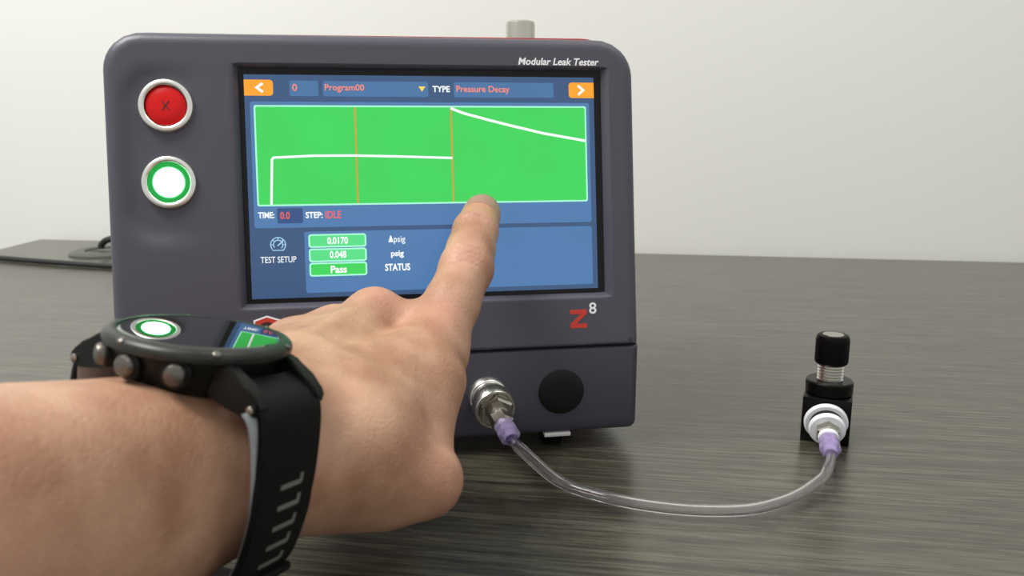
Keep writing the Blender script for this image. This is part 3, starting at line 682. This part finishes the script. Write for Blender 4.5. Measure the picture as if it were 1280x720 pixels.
V = smooth_mesh(V, Q, [.5, -.52]*3+[.25])
me = bpy.data.meshes.new('person'); me.vertices.add(len(V)); me.vertices.foreach_set('co', V.astype(np.float32).ravel())
me.loops.add(Q.size); me.loops.foreach_set('vertex_index', Q.astype(np.int32).ravel()); me.polygons.add(len(Q)); me.polygons.foreach_set('loop_start', np.arange(0, Q.size, 4, dtype=np.int32)); me.polygons.foreach_set('loop_total', np.full(len(Q), 4, np.int32))
me.update(calc_edges=True); me.validate()
fl_ = np.zeros(len(V))
for c_, r, a_ in ((M_MCP+Wn*.012, .011, .55), (R_MCP+Wn*.01, .010, .35), (I_MCP+Wn*.012, .012, .35), (I_DIP*.4+I_TIP*.6+back*.004, .013, .55), (I_PIP+back*.009, .011, .25), (T_MCP, .018, .30), (wl(-.12, .03, 0), .05, .3)):
    fl_ = np.maximum(fl_, a_*np.exp(-((V-c_)**2).sum(1)/r**2))
at_ = me.attributes.new('flush', 'FLOAT', 'POINT'); at_.data.foreach_set('value', fl_.astype(np.float32))
person = link('person', me, M['skin'])
tag(person, 'bare left forearm and hand, index finger touching the tester screen, watch on the wrist', 'person')
# fingernail
nd = unit(I_TIP-I_DIP); nb = unit(back-nd*(back@nd)); ns = np.cross(nd, nb)
bm = bmesh.new(); grid = []
for i in range(9):
    row = []
    for j in range(11):
        t = i/8; a_ = math.radians(-52+104*j/10); ln = -.0075+.0125*t; rad = .0097-.0012*max(0, (ln+.001)/.006)**2
        edge = 1-.25*max(0, t-.6)*abs(j-5)/5
        p_ = I_TIP+nd*(ln*edge)+nb*(rad*math.cos(a_)+.0001)+ns*(rad*.98*math.sin(a_)); row.append(bm.verts.new(p_))
    grid.append(row)
for i in range(8):
    for j in range(10): bm.faces.new((grid[i][j], grid[i][j+1], grid[i+1][j+1], grid[i+1][j]))
bmesh.ops.solidify(bm, geom=bm.faces[:], thickness=.0004)
M['nail'] = mat('fingernail', (.66, .42, .36), .25, var=.06, scale=300)
nail = fin('fingernail', bm, M['nail'], person)

# ------------------------------------------------------------------ wrist watch
WM = Matrix(((Wd[0], -Wu[0], Wn[0], WATCH[0]), (Wd[1], -Wu[1], Wn[1], WATCH[1]), (Wd[2], -Wu[2], Wn[2], WATCH[2]), (0, 0, 0, 1)))   # x towards the hand, y away, z up
watch = empty('wrist_watch'); watch.matrix_world = WM
tag(watch, 'black round wrist watch on the left wrist, green button light mirrored in its glass', 'watch')
bm = bmesh.new(); lathe(bm, [(0, -.0142), (.0185, -.0142), (.0205, -.0128), (.0222, -.0095), (.0236, -.0055), (.0240, -.0030), (.0236, -.0018), (.0, -.0018)], 72); fin('watch_case', bm, M['watch_case'], watch)
bm = bmesh.new(); lathe(bm, [(.0200, -.0034), (.0244, -.0040), (.0254, -.0034), (.0257, -.0022), (.0254, -.0010), (.0245, -.0001), (.0230, .0004), (.0222, .0003), (.0220, -.0002), (.0215, -.0034)], 96, close=True); bz = fin('bezel', bm, M['bezel_coat'], watch)
for k in range(6):
    a = math.radians(60*k-6); bm = bmesh.new(); lathe(bm, [(.0011, .0), (.0011, .0008), (.0007, .0011), (0, .0011)], 16, Matrix.Rotation(a, 4, 'Z') @ Matrix.Translation((.0247, 0, -.0011)) @ Matrix.Rotation(.6, 4, 'Y')); fin('bezel_screw', bm, M['key_metal'], bz)
bm = bmesh.new(); lathe(bm, [(.0219, -.0020), (.0219, -.0002), (.0211, .0002)]+[(.0209*k/14, .0005-(.0209*k/14)**2/1.6) for k in range(14, -1, -1)], 96); o = fin('crystal', bm, M['crystal'], watch, auto=6); o['label'] = 'dark mirror-like glass reflecting the tester'
for a in (148, 180, 212, 30, -30):                                   # three keys towards the elbow, two towards the hand
    mtx = Matrix.Rotation(math.radians(a), 4, 'Z') @ Matrix.Translation((.0222, 0, -.0068)) @ Matrix.Rotation(PI/2, 4, 'Y')
    bm = bmesh.new(); lathe(bm, [(.0040, -.001), (.0040, .0022), (.0036, .0026), (0, .0026)], 28, mtx); q = fin('push_key', bm, M['watch_case'], watch)
    bm = bmesh.new(); lathe(bm, [(.0030, .0020), (.0030, .0036), (.0025, .0044), (.0014, .0048), (0, .0049)], 28, mtx); fin('key_cap', bm, M['key_metal'], q)
for sy in (1, -1):
    for sx in (1, -1):
        bm = bmesh.new()
        ol = [(.017, -.0125), (.019, -.0035), (.0235, -.0034), (.0300, -.0075), (.0345, -.0108), (.0352, -.0132), (.0338, -.0152), (.0300, -.0152), (.0240, -.0142)]
        xs = sorted((sx*.0095, sx*.0140)); w = 1
        prism(bm, ol, xs[0], xs[1], lambda y, z, x: Vector((x, sy*y, z)))
        bmesh.ops.bevel(bm, geom=bm.edges[:], offset=.0007, segments=2, affect='EDGES')
        lg = fin('lug', bm, M['watch_case'], watch)
        bm = bmesh.new(); lathe(bm, [(.0012, 0), (.0012, .0006), (.0008, .0009), (0, .0009)], 20, Matrix.Translation((sx*.0139, sy*.0325, -.0130)) @ Matrix.Rotation(sx*PI/2, 4, 'Y')); fin('lug_screw', bm, M['gunmetal'], lg)
# strap: one band round the wrist from lug to lug
zc = -.0345
def strap_path():
    pts = [(-.0245, -.0085), (-.0310, -.0112), (-.0342, -.0150), (-.0354, -.0225), (-.0356, -.0340), (-.0344, -.0480), (-.0298, -.0620), (-.0185, -.0715), (0, -.0745)]
    full = pts+[(-y, z) for y, z in pts[-2::-1]]
    return [Vector((0, y, z)) for y, z in full]
sp = spline(strap_path(), 8)
def band(bm, P, half, t0, t1, sx=0.):
    n_ = len(P); rings = []
    for i, p in enumerate(P):
        t = (P[min(i+1, n_-1)]-P[max(i-1, 0)]).normalized(); nn = Vector((0, -t.z, t.y))
        if nn.dot(p-Vector((0, 0, -.035))) < 0: nn = -nn
        hw_ = half(i/(n_-1)) if callable(half) else half
        ring = []
        for x, o_ in ((-hw_, t0+.0004), (-hw_, t1-.0007), (-hw_+.0007, t1), (hw_-.0007, t1), (hw_, t1-.0007), (hw_, t0+.0004), (hw_-.0006, t0), (-hw_+.0006, t0)):
            ring.append(bm.verts.new(Vector((x+(sx(i/(n_-1)) if callable(sx) else sx), 0, 0))+p+nn*o_))
        rings.append(ring)
    for a, b in zip(rings, rings[1:]):
        for k in range(8): bm.faces.new((a[k], a[(k+1) % 8], b[(k+1) % 8], b[k]))
    bm.faces.new(rings[0]); bm.faces.new(rings[-1][::-1])
bm = bmesh.new(); band(bm, sp, lambda t: .0128-.0012*math.sin(PI*t), -.0011, .0013); st = fin('strap', bm, M['strap'], watch)
bm = bmesh.new(); ext = lambda t: .0026*max(0, 1-t/.24)+.0012*max(0, (t-.85)/.15)
band(bm, sp[12:-9], lambda t: .0110+ext(t), -.0018, -.0008, lambda t: -1.1*ext(t)); o = fin('strap_lining', bm, M['strap_lining'], st); o['label'] = 'pale grey underside of the strap'
# slots in the thumb side of the strap, the glint on their rims painted as grey strips
Ls = [0]
for a, b in zip(sp, sp[1:]): Ls.append(Ls[-1]+(b-a).length)
def sp_at(s):
    j = max(0, min(len(sp)-2, next((i for i in range(len(Ls)-1) if Ls[i+1] >= s), len(sp)-2))); t = (s-Ls[j])/(Ls[j+1]-Ls[j])
    p = sp[j].lerp(sp[j+1], t); tt = (sp[j+1]-sp[j]).normalized(); nn = Vector((0, -tt.z, tt.y))
    if nn.dot(p-Vector((0, 0, -.035))) < 0: nn = -nn
    return p, tt, nn
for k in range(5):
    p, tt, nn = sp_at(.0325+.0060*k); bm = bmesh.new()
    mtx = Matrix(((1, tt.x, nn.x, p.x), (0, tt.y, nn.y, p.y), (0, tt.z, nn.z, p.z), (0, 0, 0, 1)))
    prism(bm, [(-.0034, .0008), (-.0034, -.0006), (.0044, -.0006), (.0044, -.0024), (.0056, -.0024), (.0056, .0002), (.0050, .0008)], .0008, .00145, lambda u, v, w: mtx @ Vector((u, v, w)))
    fin('strap_slot_glint', bm, M['strap_glint'], st)
p, tt, nn = sp_at(.033+.0062*5.3); bm = bmesh.new(); mtx = Matrix(((1, tt.x, nn.x, p.x), (0, tt.y, nn.y, p.y), (0, tt.z, nn.z, p.z), (0, 0, 0, 1)))
box(bm, (0, 0, .0018), (.0295, .0075, .0028), .0010, 2, mtx); fin('strap_keeper', bm, M['strap'], st)
p, tt, nn = sp_at(Ls[-1]*.52); bm = bmesh.new(); mtx = Matrix(((1, tt.x, nn.x, p.x), (0, tt.y, nn.y, p.y), (0, tt.z, nn.z, p.z), (0, 0, 0, 1)))
for x_ in (-.0135, .0135): box(bm, (x_, 0, .0022), (.0025, .018, .003), .0008, 2, mtx)
for y_ in (-.008, .008): box(bm, (0, y_, .0022), (.029, .0025, .003), .0008, 2, mtx)
fin('buckle', bm, M['gunmetal'], watch)
